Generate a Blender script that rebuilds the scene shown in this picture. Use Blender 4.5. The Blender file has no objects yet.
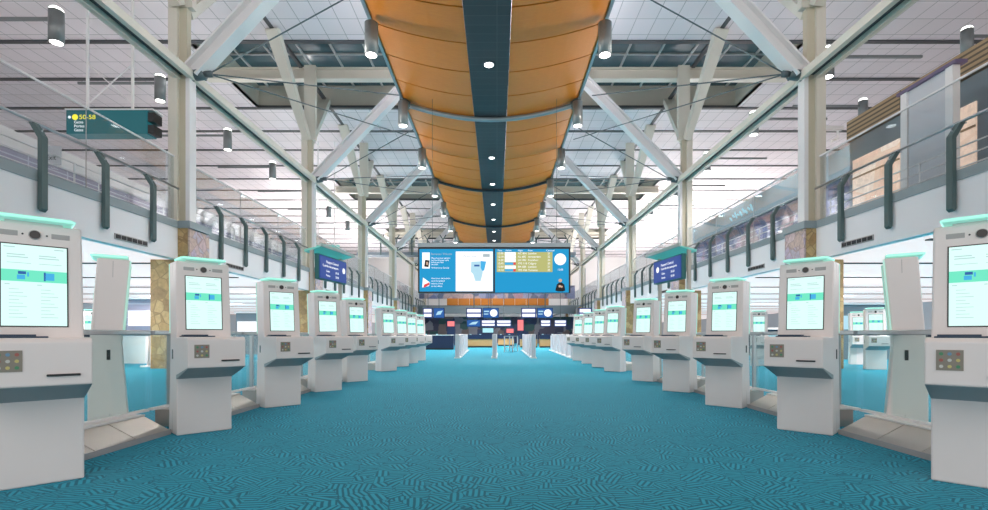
import bpy, bmesh, math, random
from mathutils import Vector, Matrix
random.seed(7)
S = bpy.context.scene
COL = S.collection
PI = math.pi
CZ = 1.03            # height of the eye and of the kiosk shelf

# ------------------------------------------------------------------ materials
def mat(name, col, rough=.5, metal=0., var=0., vscale=3., emit=None, estr=0., spec=.5, alpha=1., trans=0., coat=0.):
    m = bpy.data.materials.new(name); m.use_nodes = True
    nt = m.node_tree; b = nt.nodes['Principled BSDF']
    b.inputs['Base Color'].default_value = (*col, 1)
    b.inputs['Roughness'].default_value = rough
    b.inputs['Metallic'].default_value = metal
    b.inputs['Specular IOR Level'].default_value = spec
    b.inputs['Alpha'].default_value = alpha
    b.inputs['Transmission Weight'].default_value = trans
    b.inputs['Coat Weight'].default_value = coat
    if emit:
        b.inputs['Emission Color'].default_value = (*emit, 1)
        b.inputs['Emission Strength'].default_value = estr
    if var > 0:
        tc = nt.nodes.new('ShaderNodeTexCoord')
        n = nt.nodes.new('ShaderNodeTexNoise'); n.inputs['Scale'].default_value = vscale
        n.inputs['Detail'].default_value = 4
        r = nt.nodes.new('ShaderNodeMapRange')
        r.inputs['To Min'].default_value = 1 - var; r.inputs['To Max'].default_value = 1 + var
        h = nt.nodes.new('ShaderNodeHueSaturation'); h.inputs['Color'].default_value = (*col, 1)
        nt.links.new(tc.outputs['Object'], n.inputs['Vector'])
        nt.links.new(n.outputs['Fac'], r.inputs['Value'])
        nt.links.new(r.outputs['Result'], h.inputs['Value'])
        nt.links.new(h.outputs['Color'], b.inputs['Base Color'])
    return m

def emat(name, col, s):
    return mat(name, (col[0]*.06, col[1]*.06, col[2]*.06), .35, emit=col, estr=s, spec=.3)

def M_(nt, op, a, b=None, c=None):
    n = nt.nodes.new('ShaderNodeMath'); n.operation = op
    for i, v in enumerate((a, b, c)):
        if v is None: continue
        if isinstance(v, (int, float)): n.inputs[i].default_value = v
        else: nt.links.new(v, n.inputs[i])
    return n.outputs[0]

def mix(nt, fac, a, b):
    n = nt.nodes.new('ShaderNodeMix'); n.data_type = 'RGBA'
    if isinstance(fac, (int, float)): n.inputs[0].default_value = fac
    else: nt.links.new(fac, n.inputs[0])
    for i, v in ((6, a), (7, b)):
        if isinstance(v, tuple): n.inputs[i].default_value = (*v, 1)
        else: nt.links.new(v, n.inputs[i])
    return n.outputs[2]

def carpet():
    m = mat('carpet', (.02, .2, .25), .6, spec=.1)
    nt = m.node_tree; b = nt.nodes['Principled BSDF']
    geo = nt.nodes.new('ShaderNodeNewGeometry')
    nz = nt.nodes.new('ShaderNodeTexNoise'); nz.inputs['Scale'].default_value = 6
    nt.links.new(geo.outputs['Position'], nz.inputs['Vector'])
    v = nt.nodes.new('ShaderNodeTexVoronoi'); v.inputs['Scale'].default_value = 7.6
    v.inputs['Randomness'].default_value = 1
    nt.links.new(geo.outputs['Position'], v.inputs['Vector'])
    sep = nt.nodes.new('ShaderNodeSeparateColor'); nt.links.new(v.outputs['Color'], sep.inputs[0])
    ang = M_(nt, 'MULTIPLY', sep.outputs[0], 6.283)
    sx = nt.nodes.new('ShaderNodeSeparateXYZ'); nt.links.new(geo.outputs['Position'], sx.inputs[0])
    c_ = M_(nt, 'COSINE', ang); s_ = M_(nt, 'SINE', ang)
    u = M_(nt, 'ADD', M_(nt, 'MULTIPLY', sx.outputs[0], c_), M_(nt, 'MULTIPLY', sx.outputs[1], s_))
    e = nt.nodes.new('ShaderNodeTexVoronoi'); e.feature = 'DISTANCE_TO_EDGE'; e.inputs['Scale'].default_value = 7.6
    nt.links.new(geo.outputs['Position'], e.inputs['Vector'])
    wob = M_(nt, 'MULTIPLY', M_(nt, 'SUBTRACT', nz.outputs['Fac'], .5), 1.6)
    st = M_(nt, 'SINE', M_(nt, 'ADD', M_(nt, 'MULTIPLY', u, M_(nt, 'ADD', 140., M_(nt, 'MULTIPLY', sep.outputs[1], 50.))), wob))
    r = nt.nodes.new('ShaderNodeMapRange'); r.inputs['From Min'].default_value = -.6; r.inputs['From Max'].default_value = .25
    nt.links.new(st, r.inputs['Value'])
    g_ = nt.nodes.new('ShaderNodeMapRange'); g_.inputs['From Min'].default_value = .0; g_.inputs['From Max'].default_value = .03
    nt.links.new(e.outputs['Distance'], g_.inputs['Value'])
    f = M_(nt, 'MULTIPLY', M_(nt, 'MULTIPLY', r.outputs['Result'], g_.outputs['Result']), .8)
    fine = nt.nodes.new('ShaderNodeTexNoise'); fine.inputs['Scale'].default_value = 260
    nt.links.new(geo.outputs['Position'], fine.inputs['Vector'])
    base = mix(nt, fine.outputs['Fac'], CARPET_D, CARPET_D2)
    col = mix(nt, f, base, CARPET_L)
    nt.links.new(col, b.inputs['Base Color'])
    bp = nt.nodes.new('ShaderNodeBump'); bp.inputs['Strength'].default_value = .3; bp.inputs['Distance'].default_value = .01
    nt.links.new(f, bp.inputs['Height']); nt.links.new(bp.outputs[0], b.inputs['Normal'])
    b.inputs['Sheen Weight'].default_value = .3
    b.inputs['Sheen Tint'].default_value = (.15, .65, 1, 1)
    return m
CARPET_D = (.0, .085, .12); CARPET_D2 = (.0, .12, .16); CARPET_L = (.028, .42, .56)

def tile_mat(name, c1, c2, w, h, mort, rough=.6, msize=.012, axes='XY'):
    m = mat(name, c1, rough)
    nt = m.node_tree; b = nt.nodes['Principled BSDF']
    geo = nt.nodes.new('ShaderNodeNewGeometry'); sx = nt.nodes.new('ShaderNodeSeparateXYZ')
    nt.links.new(geo.outputs['Position'], sx.inputs[0])
    cx = nt.nodes.new('ShaderNodeCombineXYZ')
    nt.links.new(sx.outputs['XYZ'.index(axes[0])], cx.inputs[0]); nt.links.new(sx.outputs['XYZ'.index(axes[1])], cx.inputs[1])
    br = nt.nodes.new('ShaderNodeTexBrick'); br.offset = 0
    br.inputs['Scale'].default_value = 1
    br.inputs['Color1'].default_value = (*c1, 1); br.inputs['Color2'].default_value = (*c2, 1)
    br.inputs['Mortar'].default_value = (*mort, 1)
    br.inputs['Brick Width'].default_value = w; br.inputs['Row Height'].default_value = h
    br.inputs['Mortar Size'].default_value = msize
    nt.links.new(cx.outputs[0], br.inputs['Vector']); nt.links.new(br.outputs['Color'], b.inputs['Base Color'])
    return m

def stone_mat(name, cols, mort, scale=2.2):
    m = mat(name, cols[0], .6); nt = m.node_tree; b = nt.nodes['Principled BSDF']
    geo = nt.nodes.new('ShaderNodeNewGeometry')
    v = nt.nodes.new('ShaderNodeTexVoronoi'); v.inputs['Scale'].default_value = scale
    nt.links.new(geo.outputs['Position'], v.inputs['Vector'])
    sep = nt.nodes.new('ShaderNodeSeparateColor'); nt.links.new(v.outputs['Color'], sep.inputs[0])
    cr = nt.nodes.new('ShaderNodeValToRGB'); cr.color_ramp.interpolation = 'CONSTANT'
    els = cr.color_ramp.elements
    while len(els) < len(cols): els.new(.5)
    for i, c in enumerate(cols):
        els[i].position = i/len(cols); els[i].color = (*c, 1)
    nt.links.new(sep.outputs[0], cr.inputs[0])
    e = nt.nodes.new('ShaderNodeTexVoronoi'); e.feature = 'DISTANCE_TO_EDGE'; e.inputs['Scale'].default_value = scale
    nt.links.new(geo.outputs['Position'], e.inputs['Vector'])
    f = M_(nt, 'LESS_THAN', e.outputs['Distance'], .03)
    nz = nt.nodes.new('ShaderNodeTexNoise'); nz.inputs['Scale'].default_value = 9; nz.inputs['Detail'].default_value = 6
    nt.links.new(geo.outputs['Position'], nz.inputs['Vector'])
    h = nt.nodes.new('ShaderNodeHueSaturation'); nt.links.new(cr.outputs[0], h.inputs['Color'])
    nt.links.new(M_(nt, 'ADD', M_(nt, 'MULTIPLY', nz.outputs['Fac'], .9), .55), h.inputs['Value'])
    nt.links.new(mix(nt, f, h.outputs[0], mort), b.inputs['Base Color'])
    return m

def wood_mat(name, a, b_, rough=.4):
    m = mat(name, a, rough); nt = m.node_tree; b = nt.nodes['Principled BSDF']
    geo = nt.nodes.new('ShaderNodeNewGeometry')
    mp = nt.nodes.new('ShaderNodeMapping'); mp.inputs['Scale'].default_value = (1.2, 14, 14)
    nt.links.new(geo.outputs['Position'], mp.inputs['Vector'])
    nz = nt.nodes.new('ShaderNodeTexNoise'); nz.inputs['Scale'].default_value = 1.5; nz.inputs['Detail'].default_value = 5
    nt.links.new(mp.outputs[0], nz.inputs['Vector'])
    nt.links.new(mix(nt, nz.outputs['Fac'], a, b_), b.inputs['Base Color'])
    b.inputs['Specular IOR Level'].default_value = .3; b.inputs['Coat Weight'].default_value = .04; b.inputs['Coat Roughness'].default_value = .3
    return m

MT = {}
MT['carpet'] = carpet()
MT['kiosk'] = mat('kiosk_white', (.84, .765, .75), .38, var=.03)
MT['kiosk_under'] = mat('kiosk_grey', (.30, .36, .39), .5)
MT['black'] = mat('black_plastic', (.012, .013, .016), .35)
MT['lens'] = mat('lens_glass', (.03, .025, .025), .12)
MT['vent'] = mat('vent_grey', (.42, .40, .40), .6)
MT['pad'] = mat('blue_pad', (.02, .045, .09), .4)
MT['plate'] = mat('plate_taupe', (.27, .24, .2), .5)
MT['chrome'] = mat('rail_steel', (.55, .56, .58), .3, 1.)
MT['steel'] = mat('kerb_steel', (.56, .51, .47), .3, .7, var=.12, vscale=2.5)
MT['kerbtop'] = mat('kerb_cap', (.85, .84, .82), .35)
MT['screen'] = emat('kiosk_screen', (.70, 1., .94), .95)
MT['banner'] = emat('screen_green', (.16, .80, .55), .9)
MT['sblue'] = emat('screen_blue', (.05, .42, .78), .9)
MT['snavy'] = emat('screen_navy', (.02, .12, .42), .8)
MT['stext'] = emat('screen_text', (.50, .74, .74), .8)
MT['teal_light'] = mat('light_bar_teal', (.4, .72, .62), .3, emit=(.30, .75, .62), estr=.38)
MT['teal_rim'] = emat('light_bar_rim', (.42, 1., .82), .95)
MT['edge_glow'] = mat('edge_light', (.6, .75, .7), .4, emit=(.35, .9, .7), estr=.3)
MT['cream'] = mat('cream_steel', (.74, .70, .61), .45, var=.04, vscale=1.)
MT['white_steel'] = mat('white_steel', (.86, .84, .84), .4, var=.03, vscale=1.)
MT['web'] = mat('web_beige', (.60, .55, .42), .5)
MT['fascia'] = mat('fascia_white', (.90, .87, .89), .5, var=.02, vscale=.6)
MT['band'] = mat('band_grey', (.30, .35, .37), .45)
MT['bracket'] = mat('bracket_green', (.095, .145, .145), .45, .2)
MT['soffit'] = mat('soffit_added_glow', (.60, .52, .52), .6, emit=(1., .83, .80), estr=.72)  # emission added so the soffit looks lit despite green carpet bounce
MT['panel'] = tile_mat('ceiling_panels', (.82, .77, .80), (.78, .73, .75), .9, 1.19, (.42, .41, .42), .8, .018)
MT['slot'] = mat('slot_dark', (.07, .075, .08), .6)
MT['beige'] = mat('well_beige', (.60, .56, .48), .6)
MT['darkglass'] = mat('skylight_glass', (.06, .12, .14), .12, var=.3, vscale=.6)
MT['mullion'] = mat('mullion', (.45, .47, .47), .5)
MT['wood'] = wood_mat('canopy_wood', (.60, .20, .022), (.48, .145, .014), .38)
MT['strip'] = tile_mat('canopy_strip', (.018, .028, .036), (.024, .034, .042), 1.6, .445, (.05, .06, .065), .65, .012)
MT['rib'] = mat('rib_dark', (.02, .035, .05), .35, .3)
MT['ribsteel'] = mat('rib_grey', (.28, .33, .36), .35, .6)
MT['rod'] = mat('rod_dark', (.10, .13, .14), .4, .5)
MT['lampbody'] = mat('lamp_grey', (.24, .26, .265), .35, .4)
MT['lamp_on'] = emat('lamp_lens', (1., .99, .95), 6.)
MT['stone_pink'] = stone_mat('stone_pink', [(.62, .46, .47), (.68, .53, .53), (.52, .45, .52), (.62, .46, .40), (.56, .45, .56)], (.45, .32, .30), 3.4)
MT['stone_gold'] = stone_mat('stone_gold', [(.50, .32, .14), (.42, .26, .11), (.56, .38, .18), (.36, .22, .1)], (.35, .22, .10), 3.2)
MT['signblue'] = emat('sign_blue', (.035, .08, .36), .75)
MT['signwhite'] = emat('sign_lettering', (.95, .97, 1.), 1.)
MT['signframe'] = mat('sign_frame', (.02, .16, .16), .4)
MT['canopyglass'] = mat('sign_canopy', (.25, .62, .55), .3, emit=(.08, .5, .42), estr=.25)
MT['canopytop'] = mat('canopy_top', (.55, .62, .58), .5)
MT['post'] = mat('post_beige', (.58, .52, .46), .45)
MT['tealpanel'] = emat('teal_panel', (.02, .16, .19), .6)
MT['yellow'] = emat('sign_yellow', (1., .85, .05), 1.1)
MT['navy'] = mat('navy_paint', (.008, .02, .065), .4)
MT['counterwood'] = wood_mat('counter_wood', (.62, .36, .16), (.5, .28, .12), .5)
MT['darkwall'] = None
MT['gatewhite'] = mat('gate_panel', (.72, .68, .72), .4)
MT['screenblue'] = emat('screen_sky_blue', (.0, .29, .58), .95)
MT['screenwhite'] = emat('screen_white', (.97, .98, 1.), 1.05)
MT['sgold'] = emat('screen_olive', (.45, .45, .16), .95)
MT['sgrey'] = emat('screen_grey', (.45, .55, .6), .8)
MT['sred'] = emat('screen_red', (.75, .05, .06), .9)
MT['spale'] = emat('screen_pale_blue', (.45, .72, .85), .9)
MT['sblack'] = emat('screen_black', (.01, .012, .015), .3)
MT['sskin'] = emat('screen_skin', (.7, .45, .32), .8)
MT['lilac'] = tile_mat('lilac_panels', (.36, .34, .45), (.42, .40, .50), 1.3, .3, (.62, .62, .70), .5, .02, 'YZ')
MT['slate'] = mat('slate_wall', (.20, .25, .29), .6)
MT['slat'] = tile_mat('slat_wood', (.42, .29, .17), (.36, .25, .15), 3., .14, (.12, .09, .06), .6, .03, 'YZ')
MT['shoplit'] = stone_mat('shop_interior', [(.8, .62, .5), (.75, .5, .38), (.85, .75, .66), (.7, .45, .33)], (.75, .55, .42), .6)
_b = MT['shoplit'].node_tree.nodes['Principled BSDF']; _b.inputs['Emission Color'].default_value = (1., .72, .55, 1); _b.inputs['Emission Strength'].default_value = .4
MT['muralwall'] = stone_mat('mural', [(.16, .18, .34), (.36, .22, .30), (.28, .30, .48), (.44, .34, .36), (.13, .15, .25), (.5, .36, .38)], (.3, .28, .36), .9)
MT['neon_blue'] = emat('neon_blue', (.45, .85, 1.), .9)
MT['neon_red'] = emat('neon_red', (1., .22, .22), 1.)
MT['purple'] = mat('purple_cap', (.16, .12, .22), .5)
MT['screenpanel'] = mat('perforated_screen', (.62, .63, .67), .5)
MT['greywall'] = mat('grey_wall', (.55, .55, .58), .6)
MT['whitewall'] = mat('white_wall', (.82, .81, .80), .6)
MT['lightpanel'] = emat('light_panel', (1., .96, .93), 3.)

def glass_mat(name, tint, refl=.12, alpha=.12):
    m = bpy.data.materials.new(name); m.use_nodes = True; nt = m.node_tree
    for n in list(nt.nodes): nt.nodes.remove(n)
    o = nt.nodes.new('ShaderNodeOutputMaterial')
    t = nt.nodes.new('ShaderNodeBsdfTransparent'); t.inputs[0].default_value = (*tint, 1)
    g = nt.nodes.new('ShaderNodeBsdfGlossy'); g.inputs['Roughness'].default_value = .03; g.inputs['Color'].default_value = (.9, .95, .97, 1)
    f = nt.nodes.new('ShaderNodeFresnel'); f.inputs['IOR'].default_value = 1.2
    mx = nt.nodes.new('ShaderNodeMixShader')
    nt.links.new(M_(nt, 'MULTIPLY', f.outputs[0], refl*6), mx.inputs[0])
    nt.links.new(t.outputs[0], mx.inputs[1]); nt.links.new(g.outputs[0], mx.inputs[2]); nt.links.new(mx.outputs[0], o.inputs[0])
    return m
MT['glass'] = glass_mat('clear_glass', (.93, .95, .96), .07)
MT['tglass'] = glass_mat('green_glass', (.93, .98, .97), .06)

def darkwall():
    m = mat('hall_end_wall', (.05, .05, .09), .5); nt = m.node_tree; b = nt.nodes['Principled BSDF']
    geo = nt.nodes.new('ShaderNodeNewGeometry')
    v = nt.nodes.new('ShaderNodeTexVoronoi'); v.inputs['Scale'].default_value = 1.1; v.distance = 'CHEBYCHEV'
    nt.links.new(geo.outputs['Position'], v.inputs['Vector'])
    sep = nt.nodes.new('ShaderNodeSeparateColor'); nt.links.new(v.outputs['Color'], sep.inputs[0])
    cr = nt.nodes.new('ShaderNodeValToRGB'); cr.color_ramp.interpolation = 'CONSTANT'
    cols = [(.02, .03, .08), (.08, .07, .12), (.03, .09, .10), (.16, .12, .12), (.05, .05, .1), (.22, .22, .27), (.03, .05, .13)]
    els = cr.color_ramp.elements
    while len(els) < len(cols): els.new(.5)
    for i, c in enumerate(cols): els[i].position = i/len(cols); els[i].color = (*c, 1)
    nt.links.new(sep.outputs[0], cr.inputs[0]); nt.links.new(cr.outputs[0], b.inputs['Base Color'])
    return m
MT['darkwall'] = darkwall()

# ------------------------------------------------------------------ mesh builder
class MB:
    def __init__(s): s.bm = bmesh.new()
    def hexa(s, p):           # 8 points: bottom 4 ccw, top 4 ccw
        v = [s.bm.verts.new(q) for q in p]
        for f in ((3,2,1,0),(4,5,6,7),(0,1,5,4),(1,2,6,5),(2,3,7,6),(3,0,4,7)):
            s.bm.faces.new([v[i] for i in f])
        return s
    def box(s, x0, x1, y0, y1, z0, z1):
        return s.hexa([(x0,y0,z0),(x1,y0,z0),(x1,y1,z0),(x0,y1,z0),(x0,y0,z1),(x1,y0,z1),(x1,y1,z1),(x0,y1,z1)])
    def bar(s, a, b, w, h, w2=None, h2=None, up=(0,0,1)):   # rectangular bar from a to b
        a = Vector(a); b = Vector(b); d = (b-a).normalized(); up = Vector(up)
        if abs(d.dot(up)) > .98: up = Vector((0,1,0))
        sd = d.cross(up).normalized(); u = sd.cross(d).normalized()
        w2 = w if w2 is None else w2; h2 = h if h2 is None else h2
        P = [a+sd*(-w/2)+u*(-h/2), a+sd*(w/2)+u*(-h/2), a+sd*(w/2)+u*(h/2), a+sd*(-w/2)+u*(h/2),
             b+sd*(-w2/2)+u*(-h2/2), b+sd*(w2/2)+u*(-h2/2), b+sd*(w2/2)+u*(h2/2), b+sd*(-w2/2)+u*(h2/2)]
        return s.hexa(P)
    def ibeam(s, a, b, w, h, t=.06, up=(0,0,1)):           # an I section
        a = Vector(a); b = Vector(b); d = (b-a).normalized(); up_ = Vector(up)
        if abs(d.dot(up_)) > .98: up_ = Vector((0,1,0))
        sd = d.cross(up_).normalized(); u = sd.cross(d).normalized()
        s.bar(a+u*(h/2-t/2), b+u*(h/2-t/2), w, t, up=up_); s.bar(a-u*(h/2-t/2), b-u*(h/2-t/2), w, t, up=up_)
        s.bar(a, b, t*1.4, h-2*t, up=up_)
        return s
    def tube(s, pts, r, n=8, cap=True, r2=None):
        pts = [Vector(p) for p in pts]; rings = []
        for i, p in enumerate(pts):
            d = (pts[min(i+1, len(pts)-1)]-pts[max(i-1, 0)]).normalized()
            up = Vector((0,0,1)) if abs(d.z) < .95 else Vector((0,1,0))
            sd = d.cross(up).normalized(); u = sd.cross(d)
            rr = r if r2 is None else r+(r2-r)*i/(len(pts)-1)
            rings.append([s.bm.verts.new(p+sd*math.cos(2*PI*k/n)*rr+u*math.sin(2*PI*k/n)*rr) for k in range(n)])
        for a, b in zip(rings, rings[1:]):
            for k in range(n): s.bm.faces.new((a[k], a[(k+1)%n], b[(k+1)%n], b[k]))
        if cap: s.bm.faces.new(rings[0][::-1]); s.bm.faces.new(rings[-1])
        return s
    def disc(s, c, r, nrm, n=20, th=.004):
        c = Vector(c); nrm = Vector(nrm).normalized()
        return s.tube([c-nrm*th/2, c+nrm*th/2], r, n)
    def prism(s, prof, fn):        # prof: 2D points; fn(p, side) -> 3D, side 0/1
        A = [s.bm.verts.new(fn(p, 0)) for p in prof]; B = [s.bm.verts.new(fn(p, 1)) for p in prof]
        n = len(prof)
        s.bm.faces.new(A); s.bm.faces.new(B[::-1])
        for i in range(n): s.bm.faces.new((A[i], B[i], B[(i+1)%n], A[(i+1)%n]))
        return s
    def quadstrip(s, rows):
        V = [[s.bm.verts.new(p) for p in r] for r in rows]
        for a, b in zip(V, V[1:]):
            for k in range(len(a)-1): s.bm.faces.new((a[k], a[k+1], b[k+1], b[k]))
        return s
    def build(s, name, m, parent=None, smooth=False, bevel=0., solid=0.):
        bmesh.ops.recalc_face_normals(s.bm, faces=s.bm.faces)
        me = bpy.data.meshes.new(name); s.bm.to_mesh(me); s.bm.free()
        me.materials.append(MT[m] if isinstance(m, str) else m)
        if smooth:
            for p in me.polygons: p.use_smooth = True
        o = bpy.data.objects.new(name, me); COL.objects.link(o)
        if parent: o.parent = parent
        if solid:
            md = o.modifiers.new('thickness', 'SOLIDIFY'); md.thickness = solid; md.offset = 0
        if bevel:
            md = o.modifiers.new('bevel', 'BEVEL'); md.width = bevel; md.segments = 2; md.limit_method = 'ANGLE'
        return o

def tag(o, label=None, cat=None, group=None, kind=None):
    if label: o['label'] = label
    if cat: o['category'] = cat
    if group: o['group'] = group
    if kind: o['kind'] = kind
    return o
def empty(name, loc=(0,0,0), rz=0., label=None, cat=None, group=None):
    o = bpy.data.objects.new(name, None); COL.objects.link(o)
    o.location = loc; o.rotation_euler = (0, 0, rz); o.empty_display_size = .1
    return tag(o, label, cat, group)
def struct(o, label=None):
    o['kind'] = 'structure'
    if label: o['label'] = label
    return o
def copy_tree(o, parent=None):
    kids = [c for c in bpy.data.objects if c.parent == o]
    c = o.copy(); COL.objects.link(c)
    if parent: c.parent = parent
    for k in kids: copy_tree(k, c)
    return c
def text(name, body, size, m, parent, loc, rot=(PI/2, 0, 0), align='LEFT', ext=.001, sx=1.):
    cu = bpy.data.curves.new(name, 'FONT'); cu.body = body; cu.size = size; cu.align_x = align; cu.extrude = ext
    t = bpy.data.objects.new(name, cu); COL.objects.link(t)
    bpy.context.view_layer.update()
    me = bpy.data.meshes.new_from_object(t)
    bpy.data.objects.remove(t); bpy.data.curves.remove(cu)
    me.materials.clear(); me.materials.append(MT[m])
    o = bpy.data.objects.new(name, me); COL.objects.link(o); o.parent = parent
    o.location = loc; o.rotation_euler = rot; o.scale = (sx, 1, 1)
    return o
ORD = ['nearest', 'second', 'third', 'fourth', 'fifth', 'sixth', 'seventh', 'eighth', 'ninth', 'tenth']

# ------------------------------------------------------------------ geometry constants
XF = 9.8                    # fascia plane
XC = 9.92                   # column line
OFF = -.1                   # hall axis
BAY = 10.7
COLY = [15.9+BAY*i for i in range(6)]
ZE, ZB = 4.53, 3.35          # fascia top and soffit
ZC = 15.33                   # ceiling
SL0, SP = 24.35, 3.567
YEND = 92.

# ------------------------------------------------------------------ floor, ceiling
struct(MB().box(-34, 34, -9, YEND, -.12, 0).build('floor', 'carpet'), 'teal patterned carpet floor')
wells = [(24.35, 31.48), (45.75, 52.89), (67.15, 74.3)]
WX = 15.
m = MB(); y = SL0-SP*9; 
strips = []
while y < YEND-1:
    inwell = any(a-.1 < y+.5 < b for a, b in wells)
    if inwell:
        m.box(-34, -WX, y, y+SP, ZC, ZC+.15); m.box(WX, 34, y, y+SP, ZC, ZC+.15)
    else:
        m.box(-34, 34, y, y+SP, ZC, ZC+.15)
    strips.append(y); y += SP
struct(m.build('ceiling', 'panel'), 'flat white panelled ceiling')
m = MB()
for y in strips:
    inwell = any(a+.1 < y < b-.1 for a, b in wells)
    if inwell:
        m.box(-34, -WX, y-.13, y+.13, ZC-.05, ZC+.1); m.box(WX, 34, y-.13, y+.13, ZC-.05, ZC+.1)
    else: m.box(-34, 34, y-.13, y+.13, ZC-.05, ZC+.1)
for sx in (-1, 1):
    m.box(sx*(XC+.55)-.09, sx*(XC+.55)+.09, -9, YEND, ZC-.05, ZC+.1)
struct(m.build('trim_1', 'slot'), 'dark slots between the ceiling panels')
for i, (a, b) in enumerate(wells):
    m = MB()
    m.box(-WX-.1, WX+.1, a-.1, a, ZC, ZC+1.4); m.box(-WX-.1, WX+.1, b, b+.1, ZC, ZC+1.4)
    m.box(-WX-.1, -WX, a, b, ZC, ZC+1.4); m.box(WX, WX+.1, a, b, ZC, ZC+1.4)
    struct(m.build('trim_%d' % (i+2), 'beige'), 'beige side walls of a skylight well')
    w = struct(MB().box(-WX, WX, a, b, ZC+1.4, ZC+1.45).build('window_%d' % (i+1), 'darkglass'), 'dark skylight glazing')
    m = MB()
    x = -14.4
    while x < 15:
        m.box(x-.05, x+.05, a, b, ZC+1.3, ZC+1.4); x += 1.8
    for yy in (a+1.75, a+3.5, a+5.3): m.box(-WX, WX, yy-.04, yy+.04, ZC+1.3, ZC+1.4)
    m.build('window_frame', 'mullion', w)

# ------------------------------------------------------------------ side galleries
for sx, side in ((-1, 'left'), (1, 'right')):
    X = lambda v: sx*v+OFF*0.5
    def bx(mb, a, b, *r):
        lo, hi = sorted((sx*a, sx*b)); return mb.box(lo, hi, *r)
    f = struct(bx(MB(), XF, XF+.25, -9, YEND, ZB, ZE-.22).build('wall_'+side, 'fascia'), 'white gallery edge wall on the '+side)
    struct(bx(MB(), XF-.03, XF+.3, -9, YEND, ZE-.22, ZE).build('trim_%d' % (5 if sx < 0 else 6), 'band'), 'grey band along the gallery edge on the '+side)
    struct(bx(MB(), XF+.25, 34, -9, YEND, ZE-.35, ZE-.1).build('trim_%d' % (7 if sx < 0 else 8), 'greywall'), 'upper gallery floor slab on the '+side)
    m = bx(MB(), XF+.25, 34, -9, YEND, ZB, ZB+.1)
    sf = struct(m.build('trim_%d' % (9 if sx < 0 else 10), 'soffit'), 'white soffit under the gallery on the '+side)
    # dark linear slots of the soffit
    m = MB()
    for yy in range(4, 60, 4): bx(m, XF+.6, 30, yy+.0, yy+.16, ZB-.03, ZB+.01)
    struct(m.build('trim_%d' % (11 if sx < 0 else 12), 'slot'), 'dark slots in the soffit on the '+side)
    # outer walls
    struct(bx(MB(), 30, 30.3, 0, YEND, 0, ZB).build('wall_%s_lower' % side, 'greywall'), 'grey wall under the gallery')
    struct(bx(MB(), 33.7, 34, 0, YEND, ZE, ZC).build('wall_%s_upper' % side, 'whitewall'), 'pale outer wall above the gallery')

# fascia air grilles
for sx, side, ys in ((-1, 'left', (12.8, 18.1, 28.6)), (1, 'right', (13.0, 18.3, 28.8))):
    for k, y0 in enumerate(ys):
        e = empty('air_grille', (sx*(XF-.012), y0+.6, 3.57), 0, 'narrow black air grille, %s in the %s gallery edge' % (['nearest the camera', 'second from the camera', 'farthest'][k], side), 'vent', 'air grilles in the gallery edges')
        MB().box(-.012, .012, -.6, .6, -.075, .075).build('frame', 'vent', e)
        m = MB()
        for q in range(6): m.box(-.02, .02, -.57+q*.195, -.41+q*.195, -.05, .05)
        m.build('slats', 'black', e)

# glass balustrades per bay
def balustrade(sx, y0, y1, label):
    e = empty('glass_balustrade', (sx*XF, y0, ZE), 0, label, 'balustrade', 'glass balustrades along the galleries')
    L = y1-y0
    n = 6; p = L/n
    xg = sx*.24
    for i in range(3):
        MB().box(xg-.008, xg+.008, i*L/3+.02, (i+1)*L/3-.02, -.1, 2.04).build('glass_pane', 'glass', e)
    MB().box(xg-.02, xg+.02, 0, L, 2.04, 2.08).build('top_edge', 'white_steel', e)
    MB().tube([(sx*.10, 0, 1.05), (sx*.10, L, 1.05)], .035, 8).build('handrail', 'chrome', e, True)
    for zz in (.22, .45, .68): MB().tube([(sx*.5, 0, zz), (sx*.5, L, zz)], .018, 6).build('inner_rail', 'white_steel', e, True)
    for i in range(4): MB().tube([(sx*.5, .1+i*(L-.2)/3, -.02), (sx*.5, .1+i*(L-.2)/3, .70)], .02, 6).build('rail_post', 'white_steel', e, True)
    for i in (1, 2): MB().box(xg-.009, xg+.009, i*L/3-.006, i*L/3+.006, -.05, 2.04).build('glass_joint', 'vent', e)
    for i in range(1, n):
        yy = (1.73*i-.35) if y0 > 10 else (L+.35-1.76-1.72*(i-1))
        m = MB()
        prof = [(-.07, -.87), (-.13, -.81), (-.13, .74), (.06, 1.04), (.17, 1.04), (-.03, .70), (-.03, -.81)]
        m.prism(prof, lambda q, s_: (sx*q[0], yy+(-.075 if s_ == 0 else .075), q[1]))
        br = m.build('bracket', 'bracket', e, bevel=.01)
        MB().bar((sx*.06, yy, 1.0), (sx*.26, yy+.02, 1.05), .03, .03).bar((sx*-.06, yy, .85), (sx*.12, yy+.22, 1.02), .03, .03).build('clamp', 'chrome', br)
    return e
edges = [5.2]+COLY+[COLY[-1]+BAY]
for sx, side in ((-1, 'left'), (1, 'right')):
    for i in range(6):
        a = edges[i]+.35; b = edges[i+1]-.35
        balustrade(sx, a, b, 'clear glass balustrade with grey brackets, %s bay from the camera, %s gallery' % (ORD[i], side))

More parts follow.
